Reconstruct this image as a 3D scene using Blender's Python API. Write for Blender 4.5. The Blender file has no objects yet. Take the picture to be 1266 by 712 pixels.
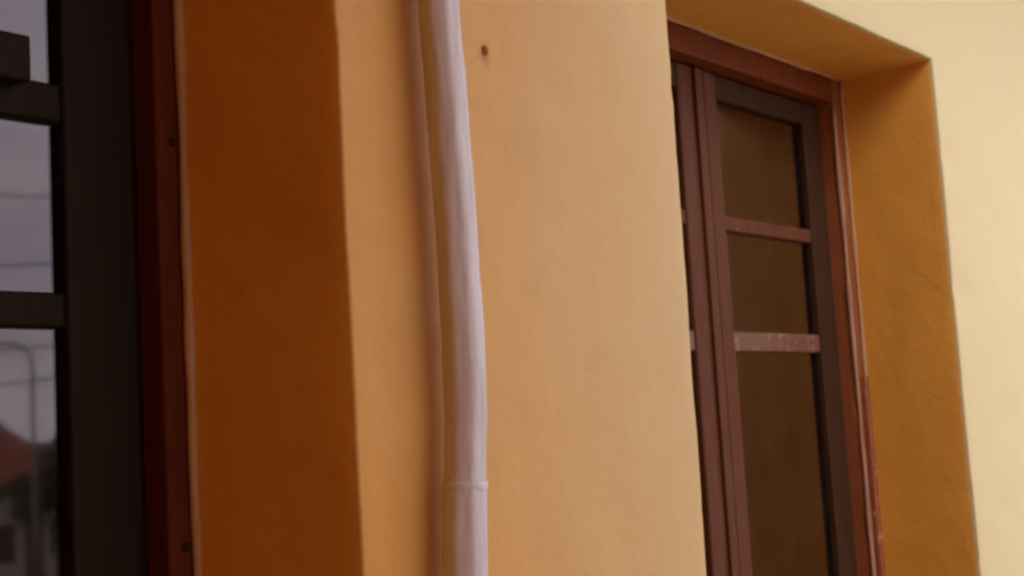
import bpy, bmesh, math, random
from mathutils import Vector, Matrix, noise
R = math.radians
random.seed(4)
S = bpy.context.scene
COL = S.collection
ZC = 1.55                     # eye height: the house wall is the plane y = 0, the street lies towards -y

# ------------------------------------------------------------------ camera
F_PX, YAW, PITCH, ROLL = 1643.95, .8853, .1042, -.0596
cam_d = bpy.data.cameras.new('camera'); cam = bpy.data.objects.new('camera', cam_d); COL.objects.link(cam)
fwd = Vector((math.sin(YAW)*math.cos(PITCH), math.cos(YAW)*math.cos(PITCH), math.sin(PITCH)))
rt = Vector((math.cos(YAW), -math.sin(YAW), 0)); up = rt.cross(fwd)
r2 = math.cos(ROLL)*rt + math.sin(ROLL)*up; u2 = -math.sin(ROLL)*rt + math.cos(ROLL)*up
cam.matrix_world = Matrix(((r2.x, u2.x, -fwd.x, 0), (r2.y, u2.y, -fwd.y, -1), (r2.z, u2.z, -fwd.z, ZC), (0, 0, 0, 1)))
cam_d.sensor_width = 36; cam_d.lens = F_PX/1266*36
cam_d.clip_start = .02; cam_d.clip_end = 3000
S.camera = cam

# ------------------------------------------------------------------ light
SUN_EL, SUN_AZ = R(36), R(215)      # azimuth clockwise from +y: the light comes from the street, to the right
w = bpy.data.worlds.new('World'); S.world = w; w.use_nodes = True
nt = w.node_tree; nt.nodes.clear()
sky = nt.nodes.new('ShaderNodeTexSky'); sky.sky_type = 'NISHITA'; sky.sun_disc = False
sky.sun_elevation = SUN_EL; sky.sun_rotation = SUN_AZ
sky.air_density = 1.0; sky.dust_density = 2.0; sky.ozone_density = 1.0
hs = nt.nodes.new('ShaderNodeHueSaturation'); hs.inputs['Saturation'].default_value = .10
bg = nt.nodes.new('ShaderNodeBackground'); bg.inputs['Strength'].default_value = .15
wo = nt.nodes.new('ShaderNodeOutputWorld')
nt.links.new(sky.outputs[0], hs.inputs['Color']); cl = nt.nodes.new('ShaderNodeMix'); cl.data_type = 'RGBA'; cl.inputs[0].default_value = .65     # thin even cloud
cl.inputs[7].default_value = (12.6, 11.5, 12.0, 1)
tc = nt.nodes.new('ShaderNodeTexCoord'); cn = nt.nodes.new('ShaderNodeTexNoise'); cn.inputs['Scale'].default_value = 3.2; cn.inputs['Detail'].default_value = 5
cm = nt.nodes.new('ShaderNodeMapping'); cm.inputs['Scale'].default_value = (1, 1, 3); nt.links.new(tc.outputs['Generated'], cm.inputs[0]); nt.links.new(cm.outputs[0], cn.inputs['Vector'])
cr = nt.nodes.new('ShaderNodeValToRGB'); cr.color_ramp.elements[0].position = .35; cr.color_ramp.elements[1].position = .65
cr.color_ramp.elements[0].color = (.64, .56, .62, 1); cr.color_ramp.elements[1].color = (1, .91, .96, 1); nt.links.new(cn.outputs['Fac'], cr.inputs[0])
cx = nt.nodes.new('ShaderNodeMix'); cx.data_type = 'RGBA'; cx.blend_type = 'MULTIPLY'; cx.inputs[0].default_value = 1; cx.inputs[7].default_value = (17.5, 17.5, 17.5, 1)
nt.links.new(cr.outputs[0], cx.inputs[6]); nt.links.new(cx.outputs[2], cl.inputs[7])
nt.links.new(hs.outputs[0], cl.inputs[6]); nt.links.new(cl.outputs[2], bg.inputs['Color']); nt.links.new(bg.outputs[0], wo.inputs[0])
sd = bpy.data.lights.new('sun', 'SUN'); sd.energy = 1.35; sd.angle = R(40); sd.color = (1, .95, .88)
sun = bpy.data.objects.new('sun', sd); COL.objects.link(sun)
sv = Vector((math.sin(SUN_AZ)*math.cos(SUN_EL), math.cos(SUN_AZ)*math.cos(SUN_EL), math.sin(SUN_EL)))
sun.rotation_euler = sv.to_track_quat('Z', 'Y').to_euler()
S.view_settings.view_transform = 'Standard'; S.view_settings.look = 'None'
S.view_settings.exposure = 0.2; S.view_settings.gamma = 1
S.cycles.max_bounces = 10; S.cycles.diffuse_bounces = 6; S.cycles.glossy_bounces = 5; S.cycles.transmission_bounces = 8
S.cycles.caustics_reflective = False; S.cycles.caustics_refractive = False
S.cycles.filter_width = 2.8

# ------------------------------------------------------------------ materials
def mat(name, col, rough=.6, spec=.5, metal=0):
    m = bpy.data.materials.new(name); m.use_nodes = True
    b = m.node_tree.nodes['Principled BSDF']
    b.inputs['Base Color'].default_value = (*col, 1); b.inputs['Roughness'].default_value = rough
    b.inputs['Specular IOR Level'].default_value = spec; b.inputs['Metallic'].default_value = metal
    return m
def nodes(m): return m.node_tree.nodes, m.node_tree.links, m.node_tree.nodes['Principled BSDF']
def ntex(m, scale, detail=4, rough=.55, stretch=None, world=True):
    n, l, b = nodes(m)
    src = n.new('ShaderNodeNewGeometry').outputs['Position'] if world else n.new('ShaderNodeTexCoord').outputs['Object']
    if stretch:
        mp = n.new('ShaderNodeMapping'); mp.inputs['Scale'].default_value = stretch; l.new(src, mp.inputs[0]); src = mp.outputs[0]
    t = n.new('ShaderNodeTexNoise'); t.inputs['Scale'].default_value = scale; t.inputs['Detail'].default_value = detail
    t.inputs['Roughness'].default_value = rough; l.new(src, t.inputs['Vector'])
    return t.outputs['Fac']
def ramp(m, fac, stops):
    n, l, b = nodes(m); r = n.new('ShaderNodeValToRGB'); e = r.color_ramp.elements
    e[0].position, e[0].color = stops[0][0], (*stops[0][1], 1); e[1].position, e[1].color = stops[-1][0], (*stops[-1][1], 1)
    for p, c in stops[1:-1]: x = e.new(p); x.color = (*c, 1)
    l.new(fac, r.inputs[0]); return r.outputs[0]
def mixc(m, fac, a, c):
    n, l, b = nodes(m); x = n.new('ShaderNodeMix'); x.data_type = 'RGBA'
    for sock, v in ((x.inputs[0], fac), (x.inputs[6], a), (x.inputs[7], c)):
        if isinstance(v, (float, int)): sock.default_value = v
        elif isinstance(v, tuple): sock.default_value = (*v, 1)
        else: l.new(v, sock)
    return x.outputs[2]
def bump(m, hs_, dist=.002):
    n, l, b = nodes(m); prev = None
    for h, st, d in hs_:
        k = n.new('ShaderNodeBump'); k.inputs['Strength'].default_value = st; k.inputs['Distance'].default_value = d
        l.new(h, k.inputs['Height'])
        if prev: l.new(prev, k.inputs['Normal'])
        prev = k.outputs[0]
    l.new(prev, b.inputs['Normal'])

def plaster(name, c0, c1, rough, spec=.5, lit_tone=None):
    m = mat(name, c0, rough, spec); n, l, b = nodes(m)
    big = ntex(m, 3.2, 5, .6); fine = ntex(m, 38, 5, .6); streak = ntex(m, 5, 4, .6, (2.2, 2.2, .35))
    c = ramp(m, big, [(.3, c0), (.7, c1)])
    c = mixc(m, ramp(m, streak, [(.5, (0, 0, 0)), (.75, (.30, .30, .30))]), c, (c0[0]*.8, c0[1]*.75, c0[2]*.7))
    c = mixc(m, ramp(m, fine, [(.60, (0, 0, 0)), (.85, (.35, .35, .35))]), c, (c1[0]*.75, c1[1]*.7, c1[2]*.65))
    if lit_tone:     # hairline cracks and faint patches
        gp = n.new('ShaderNodeNewGeometry'); wb = n.new('ShaderNodeMix'); wb.data_type = 'VECTOR'; wb.inputs[0].default_value = .10
        nz = n.new('ShaderNodeTexNoise'); nz.inputs['Scale'].default_value = 6; nz.inputs['Detail'].default_value = 6; l.new(gp.outputs['Position'], nz.inputs['Vector'])
        l.new(gp.outputs['Position'], wb.inputs[4]); l.new(nz.outputs['Color'], wb.inputs[5])
        vo = n.new('ShaderNodeTexVoronoi'); vo.feature = 'DISTANCE_TO_EDGE'; vo.inputs['Scale'].default_value = 2.6; l.new(wb.outputs[1], vo.inputs['Vector'])
        ck = ramp(m, vo.outputs['Distance'], [(0, (1, 1, 1)), (.006, (0, 0, 0))])
        cmk = ramp(m, ntex(m, 2.1, 2), [(.54, (0, 0, 0)), (.66, (.15, .15, .15))])
        mm = n.new('ShaderNodeMath'); mm.operation = 'MULTIPLY'; l.new(ck, mm.inputs[0]); l.new(cmk, mm.inputs[1])
        c = mixc(m, ramp(m, ntex(m, 6.5, 3, .5), [(.5, (0, 0, 0)), (.7, (.28, .28, .28))]), c, (c0[0]*.78, c0[1]*.70, c0[2]*.62))
        c = mixc(m, mm.outputs[0], c, (c0[0]*.42, c0[1]*.36, c0[2]*.3))
    if lit_tone:     # brightening light towards the right painted into the front face's colour, mottled
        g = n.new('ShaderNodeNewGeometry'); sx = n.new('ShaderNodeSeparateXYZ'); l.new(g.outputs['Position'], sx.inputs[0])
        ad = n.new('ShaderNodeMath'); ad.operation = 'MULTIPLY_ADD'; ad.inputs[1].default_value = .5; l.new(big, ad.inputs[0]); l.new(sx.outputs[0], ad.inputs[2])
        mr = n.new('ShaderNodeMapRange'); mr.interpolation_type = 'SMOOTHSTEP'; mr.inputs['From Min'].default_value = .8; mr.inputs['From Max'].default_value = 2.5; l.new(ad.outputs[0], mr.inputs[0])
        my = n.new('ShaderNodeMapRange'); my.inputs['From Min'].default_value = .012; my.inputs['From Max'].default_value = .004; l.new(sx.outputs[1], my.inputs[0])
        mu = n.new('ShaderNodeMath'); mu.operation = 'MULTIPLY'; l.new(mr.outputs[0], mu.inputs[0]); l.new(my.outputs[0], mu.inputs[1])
        c = mixc(m, mu.outputs[0], c, lit_tone)
    if lit_tone:     # rust run below the nail
        g = n.new('ShaderNodeNewGeometry'); mp = n.new('ShaderNodeMapping'); mp.vector_type = 'POINT'
        mp.inputs['Location'].default_value = (-1.197/.0135, 0, -(ZC+.447)/.019); mp.inputs['Scale'].default_value = (1/.0135, .5/.0135, 1/.019)
        l.new(g.outputs['Position'], mp.inputs[0]); ln = n.new('ShaderNodeVectorMath'); ln.operation = 'LENGTH'; l.new(mp.outputs[0], ln.inputs[0])
        lo = n.new('ShaderNodeMath'); lo.operation = 'MULTIPLY_ADD'; lo.inputs[1].default_value = 1.0; l.new(ntex(m, 90, 4), lo.inputs[0]); l.new(ln.outputs['Value'], lo.inputs[2])
        hf = n.new('ShaderNodeMath'); hf.operation = 'MULTIPLY'; hf.inputs[1].default_value = .5; l.new(lo.outputs[0], hf.inputs[0]); lo = hf
        c = mixc(m, ramp(m, lo.outputs[0], [(.32, (.9, .9, .9)), (.5, (.5, .5, .5)), (.78, (0, 0, 0))]), c, (.34, .13, .03))
    l.new(c, b.inputs['Base Color'])
    bump(m, [(big, .5, .012), (ntex(m, 16, 4), .5, .004), (ntex(m, 70, 4, .6), .3, .0015), (ntex(m, 260, 3), .4, .0006)])
    return m
OCHRE = plaster('ochre_plaster', (.60, .278, .043), (.66, .328, .058), .55, .35, lit_tone=(.52, .435, .240))

def wood(name, c0, c1, rough, wear=None, wear_col=(.3, .2, .14), along=(14, 14, 1.2), spec=.45):
    m = mat(name, c0, rough, spec); n, l, b = nodes(m)
    g = ntex(m, 9, 6, .65, along); c = ramp(m, g, [(.3, c0), (.72, c1)])
    if wear:
        wn = ntex(m, 34, 5, .7); c = mixc(m, ramp(m, wn, [(wear, (0, 0, 0)), (wear+.07, (.8, .8, .8))]), c, wear_col)
    l.new(c, b.inputs['Base Color']); bump(m, [(g, .3, .0015), (ntex(m, 30, 4), .15, .001)])
    return m
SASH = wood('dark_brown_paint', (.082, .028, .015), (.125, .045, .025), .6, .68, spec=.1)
SASH3 = wood('shaded_brown_paint', (.036, .016, .008), (.058, .027, .015), .55, .78, spec=.06)  # darker copy of the sash paint, recess shade put into its colour
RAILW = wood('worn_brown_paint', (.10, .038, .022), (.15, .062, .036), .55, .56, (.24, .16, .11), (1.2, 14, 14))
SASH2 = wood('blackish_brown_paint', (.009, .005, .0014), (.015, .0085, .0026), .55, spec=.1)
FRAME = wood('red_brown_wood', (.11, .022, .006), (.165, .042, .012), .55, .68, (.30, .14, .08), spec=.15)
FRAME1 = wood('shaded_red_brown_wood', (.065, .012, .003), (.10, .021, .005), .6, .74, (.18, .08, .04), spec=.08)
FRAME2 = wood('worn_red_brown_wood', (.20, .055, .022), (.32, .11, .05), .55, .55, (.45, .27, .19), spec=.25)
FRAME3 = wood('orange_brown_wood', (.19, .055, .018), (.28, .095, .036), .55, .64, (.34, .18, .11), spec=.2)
ARRIS = wood('rubbed_wood_edge', (.24, .115, .075), (.38, .215, .155), .6, .6, (.25, .09, .04), spec=.25)
BEAD = plaster('plaster_bead', (.36, .20, .10), (.46, .28, .16), .7, .25)
PVC = mat('white_plastic', (.6, .55, .58), .3, .5)
n_, l_, b_ = nodes(PVC)
l_.new(mixc(PVC, ramp(PVC, ntex(PVC, 60, 5, .65, (1, 1, .12)), [(.45, (0, 0, 0)), (.72, (.75, .75, .75))]), (.56, .53, .575), (.43, .36, .34)), b_.inputs['Base Color'])
bump(PVC, [(ntex(PVC, 22, 3, .5, (1, 1, .25)), .5, .004), (ntex(PVC, 110, 4), .4, .0015)])
DARKIRON = mat('dark_iron', (.022, .008, .003), .8, .1)
RUST = mat('rust', (.24, .10, .022), .85, .15)
GLASS = bpy.data.materials.new('window_glass'); GLASS.use_nodes = True
gn = GLASS.node_tree; gn.nodes.clear(); gb = gn.nodes.new('ShaderNodeBsdfGlass'); gb.inputs['IOR'].default_value = 1.58; gb.inputs['Roughness'].default_value = .03
gb.inputs['Color'].default_value = (.97, .93, .96, 1)
gt = gn.nodes.new('ShaderNodeTexNoise'); gt.inputs['Scale'].default_value = 5; gbm = gn.nodes.new('ShaderNodeBump'); gbm.inputs['Strength'].default_value = .05; gbm.inputs['Distance'].default_value = .002
gg = gn.nodes.new('ShaderNodeNewGeometry'); gn.links.new(gg.outputs['Position'], gt.inputs['Vector'])
gn.links.new(gt.outputs['Fac'], gbm.inputs['Height']); gn.links.new(gbm.outputs[0], gb.inputs['Normal'])
go = gn.nodes.new('ShaderNodeOutputMaterial'); gd = gn.nodes.new('ShaderNodeBsdfDiffuse'); gd.inputs['Color'].default_value = (.34, .29, .24, 1)      # dust and smears
gs = gn.nodes.new('ShaderNodeTexNoise'); gs.inputs['Scale'].default_value = 11; gs.inputs['Detail'].default_value = 7; gs.inputs['Roughness'].default_value = .7
gn.links.new(gg.outputs['Position'], gs.inputs['Vector']); gr = gn.nodes.new('ShaderNodeMapRange')
gr.inputs['From Min'].default_value = .38; gr.inputs['From Max'].default_value = .8; gr.inputs['To Max'].default_value = .03; gn.links.new(gs.outputs['Fac'], gr.inputs[0])
gx = gn.nodes.new('ShaderNodeMixShader'); gn.links.new(gr.outputs[0], gx.inputs[0]); gn.links.new(gb.outputs[0], gx.inputs[1]); gn.links.new(gd.outputs[0], gx.inputs[2])
gn.links.new(gx.outputs[0], go.inputs[0])
INNER = mat('dark_room', (.03, .022, .015), .9, .1)
CONC = mat('concrete', (.24, .22, .19), .85)
n_, l_, b_ = nodes(CONC); l_.new(ramp(CONC, ntex(CONC, 2.5, 8, .65), [(.3, (.45, .40, .32)), (.7, (.57, .52, .43))]), b_.inputs['Base Color'])
EARTH = mat('earth', (.13, .10, .065), .95, .2)
n_, l_, b_ = nodes(EARTH); l_.new(ramp(EARTH, ntex(EARTH, .35, 8, .65), [(.35, (.09, .085, .04)), (.65, (.17, .12, .075))]), b_.inputs['Base Color'])
TILE = mat('clay_tile', (.30, .07, .035), .8)
n_, l_, b_ = nodes(TILE); l_.new(ramp(TILE, ntex(TILE, 1.8, 6), [(.3, (.22, .05, .028)), (.7, (.36, .10, .05))]), b_.inputs['Base Color'])
WASH = plaster('whitewash', (.45, .40, .34), (.55, .50, .42), .8)
STEEL = mat('grey_steel', (.22, .22, .23), .45, .5, .6)
CABLE = mat('black_cable', (.02, .02, .02), .6)
BARK = wood('bark', (.06, .045, .03), (.11, .085, .06), .9)
LEAF = mat('leaf', (.05, .08, .025), .6)
n_, l_, b_ = nodes(LEAF); l_.new(ramp(LEAF, ntex(LEAF, 3, 4), [(.3, (.035, .06, .018)), (.7, (.075, .105, .035))]), b_.inputs['Base Color'])

# ------------------------------------------------------------------ helpers
def link(name, bm, m, parent=None, smooth=False):
    me = bpy.data.meshes.new(name); bm.to_mesh(me); bm.free()
    me.materials.append(m)
    if smooth:
        for p in me.polygons: p.use_smooth = True
    o = bpy.data.objects.new(name, me); COL.objects.link(o)
    if parent: o.parent = parent
    return o
def thing(name, label, cat, group=None, loc=(0, 0, 0)):
    o = bpy.data.objects.new(name, None); COL.objects.link(o); o.location = loc
    o['label'] = label; o['category'] = cat
    if group: o['group'] = group
    return o
def bxm(bm, x0, x1, y0, y1, z0, z1, bev=0, seg=2):
    r = bmesh.ops.create_cube(bm, size=1)
    for v in r['verts']: v.co = Vector(((x0+x1)/2+v.co.x*(x1-x0), (y0+y1)/2+v.co.y*(y1-y0), (z0+z1)/2+v.co.z*(z1-z0)))
    if bev:
        es = {e for v in r['verts'] for e in v.link_edges}
        bmesh.ops.bevel(bm, geom=list(es), offset=bev, segments=seg, affect='EDGES', profile=.6)
def box(name, x0, x1, y0, y1, z0, z1, m, parent=None, bev=0, seg=2):
    bm = bmesh.new(); bxm(bm, x0, x1, y0, y1, z0, z1, bev, seg)
    return link(name, bm, m, parent)
def tube(bm, pts, rad, n=14, cap=True, shape=None):
    rings = []
    for i, p in enumerate(pts):
        p = Vector(p); a = Vector(pts[max(i-1, 0)]); b = Vector(pts[min(i+1, len(pts)-1)])
        t = (b-a).normalized(); ref = Vector((0, 1, 0)) if abs(t.y) < .9 else Vector((1, 0, 0))
        u = ref.cross(t).normalized(); v = t.cross(u)
        r = rad[i] if isinstance(rad, (list, tuple)) else rad
        ring = []
        for k in range(n):
            an = 2*math.pi*k/n; q = r*(shape(an, p) if shape else 1)
            ring.append(bm.verts.new(p+u*math.cos(an)*q+v*math.sin(an)*q))
        rings.append(ring)
    for a, b in zip(rings, rings[1:]):
        for k in range(n): bm.faces.new((a[k], a[(k+1) % n], b[(k+1) % n], b[k]))
    if cap: bm.faces.new(rings[0][::-1]); bm.faces.new(rings[-1])
def Z(z): return z+ZC         # heights measured from the eye

# ------------------------------------------------------------------ ground
def ground_z(y):
    t = min(max((-8-y)/20, 0), 1); return -2.3*(t*t*(3-2*t))
bm = bmesh.new()
ys = [1500, 60, 9, 0, -2, -4, -6]+[-8-k for k in range(0, 21)]+[-40, -60, -120, -400, -1500]
xs = [-1500, -300, -60, -20, -6, 0, 6, 12, 20, 30, 60, 300, 1500]
vv = [[bm.verts.new((x, y, ground_z(y)-.004)) for x in xs] for y in ys]
for i in range(len(ys)-1):
    for j in range(len(xs)-1): bm.faces.new((vv[i][j], vv[i+1][j], vv[i+1][j+1], vv[i][j+1]))
link('ground', bm, EARTH, smooth=True)['kind'] = 'structure'
box('pavement', -4, 14, -9, -.0, -.1, .012, CONC, bev=.01)['kind'] = 'structure'

# ------------------------------------------------------------------ the house
house = thing('house', 'ochre plastered house front with two deep brown casement windows', 'house')
OPEN = [dict(x0=-.05, x1=.957, z0=Z(-.75), z1=Z(.697), d=.215, splay=.045),
        dict(x0=1.615, x1=2.625, z0=Z(-.75), z1=Z(.697), d=.21, splay=-.004)]
REV = .41                     # the reveals run on behind the frames to the room side
def span(a, b, step):
    n = max(1, round((b-a)/step)); return [a+(b-a)*i/n for i in range(n+1)]
def merged(knots, fine0, fine1, fine, coarse):
    out = []
    for a, b in zip(knots, knots[1:]):
        m = (a+b)/2; out += span(a, b, fine if fine0 <= m <= fine1 else coarse)[:-1]
    return out+[knots[-1]]
XS = merged(sorted([-4, -.6, .5, 4.0, 9]+[v for o in OPEN for v in (o['x0'], o['x1'])]), .4, 4.0, .025, .4)
ZS = merged(sorted([0, Z(-.55), Z(1.15), 3.7, OPEN[0]['z0'], OPEN[0]['z1']]), Z(-.55), Z(1.15), .025, .3)
def in_open(x, z): return any(o['x0'] < x < o['x1'] and o['z0'] < z < o['z1'] for o in OPEN)
bm = bmesh.new(); cache = {}
def V(x, y, z):
    k = (round(x, 5), round(y, 5), round(z, 5))
    if k not in cache: cache[k] = bm.verts.new((x, y, z))
    return cache[k]
for xa, xb in zip(XS, XS[1:]):
    for za, zb in zip(ZS, ZS[1:]):
        if not in_open((xa+xb)/2, (za+zb)/2): bm.faces.new((V(xa, 0, za), V(xb, 0, za), V(xb, 0, zb), V(xa, 0, zb)))
for o in OPEN:
    dep = span(0, o['d'], .027)+[o['d']+.1, REV]
    sh = lambda y: o['splay']*min(y, o['d']+.1)/o['d']
    xm = (o['x0']+o['x1'])/2; hw = (o['x1']-o['x0'])/2
    fx = lambda x, y: xm+(x-xm)*(hw-sh(y))/hw
    zin = [z for z in ZS if o['z0'] <= z <= o['z1']]; xin = [x for x in XS if o['x0'] <= x <= o['x1']]
    for ya, yb in zip(dep, dep[1:]):
        for za, zb in zip(zin, zin[1:]):
            for x, s in ((o['x0'], 1), (o['x1'], -1)):
                q = [V(fx(x, ya), ya, za), V(fx(x, yb), yb, za), V(fx(x, yb), yb, zb), V(fx(x, ya), ya, zb)]
                bm.faces.new(q if s > 0 else q[::-1])
        for xa, xb in zip(xin, xin[1:]):
            for z, s in ((o['z0'], 1), (o['z1'], -1)):
                q = [V(fx(xa, ya), ya, z), V(fx(xb, ya), ya, z), V(fx(xb, yb), yb, z), V(fx(xa, yb), yb, z)]
                bm.faces.new(q if s > 0 else q[::-1])
bm.normal_update()
arr = [e for e in bm.edges if len(e.link_faces) == 2 and e.calc_face_angle(0) > .8]
bmesh.ops.bevel(bm, geom=arr, offset=.0035, segments=3, affect='EDGES', profile=.5)
for v in bm.verts:
    p = v.co.copy()
    n1 = noise.noise_vector(p*7); n2 = noise.noise_vector(p*26+Vector((5, 1, 9))); n3 = noise.noise_vector(p*1.7+Vector((3, 3, 3)))
    k = 1 if p.y < .19 else .3
    chip = max(0, noise.noise(p*11+Vector((9, 2, 4)))-.38)
    v.co += k*(n1*.0012+n2*.0007)+(Vector((0, .012*chip, 0)) if p.y < .006 else Vector())+Vector((0, n3.y*.003 if p.y < .1 else 0, 0))
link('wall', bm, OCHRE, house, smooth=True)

SHADE_WALL_X = -.6
bm = bmesh.new(); bxm(bm, SHADE_WALL_X-.3, SHADE_WALL_X, -3.3, -.003, 0, 3.7, .01); link('wall', bm, OCHRE, house)  # unseen side wall, added to block light from the left
bm = bmesh.new(); bxm(bm, SHADE_WALL_X+.003, .48, -3.3, -3.05, 0, 2.897, .01); link('wall', bm, OCHRE, house)  # unseen cross wall, added in front to darken the near reveal
# unseen roof slab added over the left part to shade the wall below
box('shade_roof', SHADE_WALL_X+.003, 1.15, -3.5, -.006, 2.9, 2.98, OCHRE, house, .004)
box('shade_eave', 1.103, 9, -.75, -.006, 3.25, 3.31, OCHRE, house, .004)  # unseen overhang, added to dim the upper wall
# closed dark room behind both windows
bm = bmesh.new(); bxm(bm, -.6, 3.2, .415, 3.2, .3, 3.2)
bmesh.ops.delete(bm, geom=[f for f in bm.faces if f.calc_center_median().y < .45], context='FACES')
link('interior_wall', bm, INNER, house)

# ------------------------------------------------------------------ windows
def jit(o, amp, f):
    for v in o.data.vertices: v.co += noise.noise_vector(v.co*f)*amp
def bead_strip(name, pts, rad, m, parent, seed):
    bm = bmesh.new(); P = []; Rr = []
    for a, b in zip(pts, pts[1:]):
        a, b = Vector(a), Vector(b); n = max(2, int((b-a).length/.02))
        for i in range(n+(b == Vector(pts[-1]))):
            p = a.lerp(b, i/n); q = noise.noise_vector(p*9+Vector((seed, 0, 0))); P.append(p+Vector((q.x, q.y*.4, q.z if abs(a.z-b.z) < .1 else 0))*.002); Rr.append(rad*(1+.45*noise.noise(p*14+Vector((0, seed, 0)))))
    tube(bm, P, Rr, 8); return link(name, bm, m, parent, True)

def casement(o, xin0, xin1, fr_in, fr_y, sash_y, gl_y, meet, rails, stile_w, head_z, top_h, label, sm, rm, dm, fm, jm):
    """xin0/xin1: clear reveal at the frame; fr_in: how far the frame shows; meet: where the two leaves join."""
    win = bpy.data.objects.new('window', None); COL.objects.link(win); win.parent = house; win['label'] = label
    z0, z1 = o['z0'], o['z1']; e = .05
    fb = sash_y+.06
    box('frame_jamb', xin1-fr_in, xin1+e, fr_y, fb, z0, z1+.03, jm, win, .004, 3)
    box('frame_jamb', xin0-e, xin0+fr_in, fr_y, fb, z0, z1+.03, fm, win, .004, 3)
    box('frame_head', xin0+fr_in-.001, xin1-fr_in+.001, fr_y+.002, fb, head_z, z1+.04, fm, win, .004, 3)
    box('frame_sill', xin0+fr_in-.001, xin1-fr_in+.001, fr_y-.01, fb, z0-.02, z0+.05, fm, win, .004, 3)
    zb = z0+.053; zt = head_z-.003
    for a, b in ((xin0+fr_in+.003, meet-.0015), (meet+.0015, xin1-fr_in-.003)):
        left_leaf = a < meet-.1
        ws = stile_w if left_leaf else .065; we = .068 if left_leaf else stile_w
        for c, d in ((a, a+ws), (b-we, b)):
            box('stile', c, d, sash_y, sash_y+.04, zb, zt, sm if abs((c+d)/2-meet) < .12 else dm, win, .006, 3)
        box('top_rail', a+ws-.001, b-we+.001, sash_y+.002, sash_y+.038, zt-top_h, zt-.001, dm, win, .005, 3)
        box('bottom_rail', a+ws-.001, b-we+.001, sash_y+.002, sash_y+.038, zb+.001, zb+.09, sm, win, .005, 3)
        for k, (ra, rb) in enumerate(rails):
            r = box('glazing_rail', a+ws-.001, b-we+.001, sash_y+.003, sash_y+.036, ra, rb, rm if k else sm, win, .006, 3)
            if k and not left_leaf and rm is RAILW: r['label'] = 'lower glazing rail with worn pale patches'
        lv = sorted([zb+.09]+[q for r in rails for q in r]+[zt-top_h])
        for za, zc in zip(lv[0::2], lv[1::2]):
            box('pane', a+ws-.004, b-we+.004, gl_y, gl_y+.004, za-.004, zc+.004, GLASS, win)
    return win
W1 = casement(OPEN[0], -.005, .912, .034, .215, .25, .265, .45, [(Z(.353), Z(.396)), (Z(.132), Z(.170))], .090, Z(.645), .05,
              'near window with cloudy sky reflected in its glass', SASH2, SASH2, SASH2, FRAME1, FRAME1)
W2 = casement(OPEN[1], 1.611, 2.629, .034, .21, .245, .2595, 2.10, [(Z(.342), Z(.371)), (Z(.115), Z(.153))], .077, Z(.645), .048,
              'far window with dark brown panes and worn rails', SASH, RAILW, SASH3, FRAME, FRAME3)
# cover strip over the joint of the two leaves
for win, x, y in ((W1, .45, .25), (W2, 2.098, .245)):
    box('cover_strip', x-.017, x+.013, y-.007, y-.0005, OPEN[0]['z0']+.06, Z(.64), SASH2 if win is W1 else SASH, win, .006, 3)
# plaster lips where the reveals meet the frames
zl = OPEN[0]['z0']+.02
bead_strip('plaster_bead', [(.911, .211, zl), (.911, .211, Z(.69))], .006, BEAD, W1, 1.3)
bead_strip('plaster_bead', [(2.628, .207, zl), (2.630, .207, Z(.694))], .005, BEAD, W2, 7.7)
bead_strip('plaster_bead', [(1.63, .207, Z(.697)), (2.615, .207, Z(.697))], .005, BEAD, W2, 4.1)
s = box('cover_moulding', 2.609, 2.627, .199, .2095, OPEN[1]['z0']+.03, Z(.063), FRAME2, W2, .003, 3); jit(s, .001, 20)
bead_strip('frame_edge', [(2.5965, .2125, zl+.05), (2.5965, .2125, Z(.30)), (2.597, .2135, Z(.63))], .0052, ARRIS, W2, 2.2)
# wooden turn button on the near window's rail, screws in its frame
box('turn_button', .690, .735, .226, .249, Z(.385), Z(.434), SASH2, W1, .004)
for z in (.34, -.108):
    bm = bmesh.new(); bmesh.ops.create_uvsphere(bm, u_segments=12, v_segments=6, radius=.005, matrix=Matrix.Translation((.899, .2145, Z(z))) @ Matrix.Diagonal((1, .35, 1.1, 1)))
    link('screw', bm, DARKIRON, W1, True)

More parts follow.
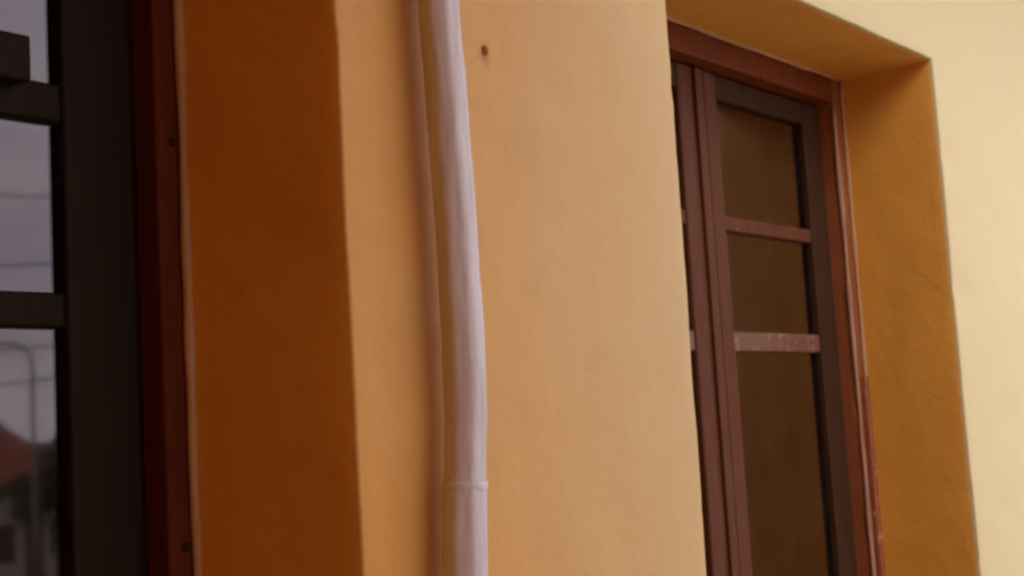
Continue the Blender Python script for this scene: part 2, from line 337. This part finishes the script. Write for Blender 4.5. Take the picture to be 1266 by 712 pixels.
# ------------------------------------------------------------------ pipe on the wall
PX = [(1.6, 1.066), (.9, 1.070), (.62, 1.073), (.477, 1.074), (.421, 1.0745), (.367, 1.078), (.312, 1.0815), (.258, 1.0825), (.204, 1.083), (.151, 1.0835), (.097, 1.0835),
      (.044, 1.083), (-.007, 1.081), (-.058, 1.074), (-.109, 1.068), (-.153, 1.065), (-.4, 1.060), (-1.0, 1.062), (-1.53, 1.062)]
def pipe_x(z):
    for (a, xa), (b, xb) in zip(PX, PX[1:]):
        if b <= z <= a: return xb+(xa-xb)*(z-b)/(a-b)
    return PX[-1][1]
pipe = thing('pipe', 'white plastic pipe running up the ochre wall, slightly crooked', 'pipe', loc=(1.07, -.042, 0))
def pipe_piece(name, za, zb, r):
    n = int((zb-za)/.007); P = []; Rr = []
    for i in range(n+1):
        z = za+(zb-za)*i/n; sm = sum(pipe_x(z+d) for d in (-.05, -.025, 0, .025, .05))/5
        P.append(Vector((sm*1.0068+.0016*noise.noise(Vector((8, 1, z*11)))+.0007*noise.noise(Vector((2, 8, z*34))), -.034, Z(z)))-pipe.location)
        Rr.append(r*(1+.03*noise.noise(Vector((3.1, 7, z*9)))+.012*noise.noise(Vector((1, 2, z*31)))))
    Rr[0] *= .97; Rr[-1] *= .97
    bm = bmesh.new()
    tube(bm, P, Rr, 56, True, lambda an, p: 1+.024*math.cos(2*an+.6)+.02*math.cos(7*an+p.z*.8+1.1*noise.noise(Vector((4, 4, p.z*3))))
         + .042*noise.noise(Vector((math.cos(an)*1.5, math.sin(an)*1.5, p.z*7)))+.022*noise.noise(Vector((math.cos(an)*3, math.sin(an)*3, p.z*26))))
    return link(name, bm, PVC, pipe, True)
pipe_piece('upper_section', -.075, 1.55, .0228)
pipe_piece('lower_section', -1.53, -.058, .0242)
def collar(name, z, r, seed):
    bm = bmesh.new(); x = sum(pipe_x(z+d) for d in (-.05, -.025, 0, .025, .05))/5; x *= 1.0068; P = [Vector((x, -.034, Z(z)+.004*t))-pipe.location for t in (-1.6, -1, 0, 1, 1.6)]
    tube(bm, P, [r*.96, r, r*1.015, r, r*.95], 56, True, lambda an, p: 1+.03*noise.noise(Vector((math.cos(an)*2+seed, math.sin(an)*2, p.z*40)))+.024*math.cos(2*an+.6))
    return link(name, bm, PVC, pipe, True)
collar('collar', -.060, .0247, 3)
for z in (.98, -.85):
    x = pipe_x(z); lx, ly = pipe.location.x, pipe.location.y
    c = collar('clamp', z, .0262, 8); c.data.materials[0] = STEEL
    box('bracket', x-.012-lx, x+.012-lx, -.020-ly, .004-ly, Z(z)-.012, Z(z)+.012, STEEL, c, .002)

# ------------------------------------------------------------------ nail
nail = thing('nail', 'small rusty nail head in the ochre wall beside the white pipe', 'nail', loc=(1.197, 0, Z(.451)))
bm = bmesh.new(); bmesh.ops.create_cone(bm, cap_ends=True, segments=14, radius1=.0066, radius2=.005, depth=.0025, matrix=Matrix.Translation((0, -.0015, 0)) @ Matrix.Rotation(R(90), 4, 'X'))
bmesh.ops.bevel(bm, geom=[e for e in bm.edges if e.calc_face_angle(0) > .8], offset=.0008, segments=2, affect='EDGES')
link('head', bm, RUST, nail, True)
bm = bmesh.new(); bmesh.ops.create_cone(bm, cap_ends=True, segments=10, radius1=.002, radius2=.002, depth=.02, matrix=Matrix.Translation((0, .009, 0)) @ Matrix.Rotation(R(90), 4, 'X'))
link('shank', bm, RUST, nail, True)

# ------------------------------------------------------------------ across the street (mirrored in the near window)
def out(az, dist): return Vector((.75+math.sin(R(az))*dist, .26-math.cos(R(az))*dist, 0))
def tiled_house(c, az, wdt, dpt, wall_h, ridge, label):
    h = thing('house', label, 'house', 'houses across the street', c); h.rotation_euler.z = -R(az)
    box('wall', -wdt/2, wdt/2, -dpt/2, dpt/2, 0, wall_h, WASH, h)
    for x in (-wdt*.3, wdt*.28):
        wn = box('window', x-.45, x+.45, dpt/2-.05, dpt/2+.02, .9, 2.0, SASH, h)
        box('pane', x-.38, x+.38, dpt/2+.021, dpt/2+.03, .97, 1.93, GLASS, wn)
    box('door', -.45, .45, dpt/2-.05, dpt/2+.03, 0, 2.05, SASH, h)
    bm = bmesh.new(); nx = int(wdt/.22)
    for sgn in (-1, 1):
        for i in range(nx*2+1):
            pass
        rows = []
        for t in range(13):
            f = t/12; row = []
            for i in range(nx*4+1):
                x = -wdt/2-.3+(wdt+.6)*i/(nx*4); rp = .035*math.cos(i*math.pi/2)
                row.append(bm.verts.new((x, sgn*(dpt/2+.4)*(1-f), wall_h-.12+(ridge-wall_h+.12)*f+rp+.02*(t % 2))))
            rows.append(row)
        for a, b in zip(rows, rows[1:]):
            for i in range(len(a)-1): bm.faces.new((a[i], a[i+1], b[i+1], b[i]))
    rf = link('roof', bm, TILE, h)
    box('ridge_cap', -wdt/2-.3, wdt/2+.3, -.12, .12, ridge-.02, ridge+.10, TILE, rf, .03)
    return h
GZ = -2.3
p = out(27.2, 42); tiled_house((p.x, p.y, GZ), 27.2, 5.0, 6, 3.2, 4.9, 'low whitewashed house with red tile roof across the street')
p = out(34, 60); tiled_house((p.x, p.y, GZ), 25, 11, 7, 2.9, 4.3, 'wide whitewashed house with red tile roof behind the trees')
def tree(c, h, rad, label, seed):
    rnd = random.Random(seed); t = thing('tree', label, 'tree', 'trees across the street', c)
    bm = bmesh.new(); tube(bm, [(0, 0, 0), (.05, .03, h*.3), (-.04, .05, h*.6), (0, 0, h*.85)], [.16, .12, .08, .03], 10)
    for k in range(6):
        a = rnd.uniform(0, 6.28); b = h*rnd.uniform(.35, .6)
        tube(bm, [(0, 0, b), (math.cos(a)*rad*.4, math.sin(a)*rad*.4, b+h*.12), (math.cos(a)*rad*.75, math.sin(a)*rad*.75, b+h*.22)], [.05, .035, .012], 7)
    link('trunk', bm, BARK, t, True)
    bm = bmesh.new()
    cl = [(Vector((rnd.gauss(0, .45)*rad, rnd.gauss(0, .45)*rad, h*.68+rnd.gauss(0, .13)*h)), rad*rnd.uniform(.22, .42)) for _ in range(26)]
    for q, r in cl:
        for _ in range(150):
            d = Vector((rnd.gauss(0, 1), rnd.gauss(0, 1), rnd.gauss(0, 1))).normalized()*r*rnd.uniform(.4, 1)
            n = Vector((rnd.gauss(0, 1), rnd.gauss(0, 1), rnd.gauss(0, 1)+.6)).normalized(); u = n.orthogonal().normalized()*.09; v = n.cross(u)*.55
            cc = q+d; bm.faces.new([bm.verts.new(cc+x) for x in (-u, v, u, -v)])
    link('crown', bm, LEAF, t)
p = out(31.6, 34); tree((p.x, p.y, GZ), 4.75, 1.0, 'small bushy green tree behind the street lamp', 2)
p = out(36, 37); tree((p.x, p.y, GZ), 6.5, 2.0, 'taller spreading green tree across the street', 5)
p = out(22, 46); tree((p.x, p.y, GZ), 7.0, 2.2, 'tall green tree beside the low red roofed house', 8)
# street lamp with a curved arm
p = out(30.72, 30); lamp = thing('street_lamp', 'grey steel street lamp with a curved arm', 'street lamp', None, (p.x, p.y, GZ))
th = 1.67+30*math.tan(R(4.65))-GZ
bm = bmesh.new(); tube(bm, [(0, 0, 0), (0, 0, 2), (0, 0, 4), (0, 0, th-.6)], [.075, .065, .055, .05], 12); link('pole', bm, STEEL, lamp, True)
ax = Vector((-math.cos(R(30.72)), -math.sin(R(30.72)), 0))
bm = bmesh.new(); tube(bm, [Vector((0, 0, th-.62))]+[ax*(.45*(1-math.cos(a)))+Vector((0, 0, th-.6+.55*math.sin(a))) for a in [k*math.pi/16 for k in range(9)]]+[ax*1.3+Vector((0, 0, th-.03))], .045, 10); link('arm', bm, STEEL, lamp, True)
bm = bmesh.new(); c = ax*1.55+Vector((0, 0, th-.06)); bmesh.ops.create_uvsphere(bm, u_segments=16, v_segments=8, radius=.3, matrix=Matrix.Translation(c) @ Matrix.Rotation(R(30.72), 4, 'Z') @ Matrix.Diagonal((1, .45, .3, 1))); link('lamp_head', bm, STEEL, lamp, True)
# utility poles with sagging power cables between them
pa, pb = out(8, 24), out(52, 30)
for q, lb in ((pa, 'timber utility pole at the near end of the power cables'), (pb, 'timber utility pole at the far end of the power cables')):
    u = thing('utility_pole', lb, 'utility pole', 'utility poles', (q.x, q.y, ground_z(q.y)))
    bm = bmesh.new(); tube(bm, [(0, 0, 0), (0, 0, 9.5)], [.14, .1], 12); link('pole', bm, BARK, u, True)
    bm = bmesh.new(); bxm(bm, -.06, .06, -.9, .9, 8.9, 9.02, .01); link('crossarm', bm, BARK, u)
for k, (el, sl, nm) in enumerate(((10.35, 0, 'topmost'), (7.7, .25, 'second'), (4.35, .3, 'third'), (2.98, .3, 'lowest'))):
    bm = bmesh.new(); P = []
    zc = 1.67+26*math.tan(R(el))
    for i in range(25):
        t = i/24; q = pa.lerp(pb, t); P.append((q.x, q.y, zc+sl*(t-.5)*6+.5*((2*t-1)**2)-.02))
    tube(bm, P, .018, 6)
    o = link('power_cable', bm, CABLE, None, True); o['category'] = 'cable'; o['group'] = 'power cables over the street'
    o['label'] = nm+' of the four black power cables between the poles'
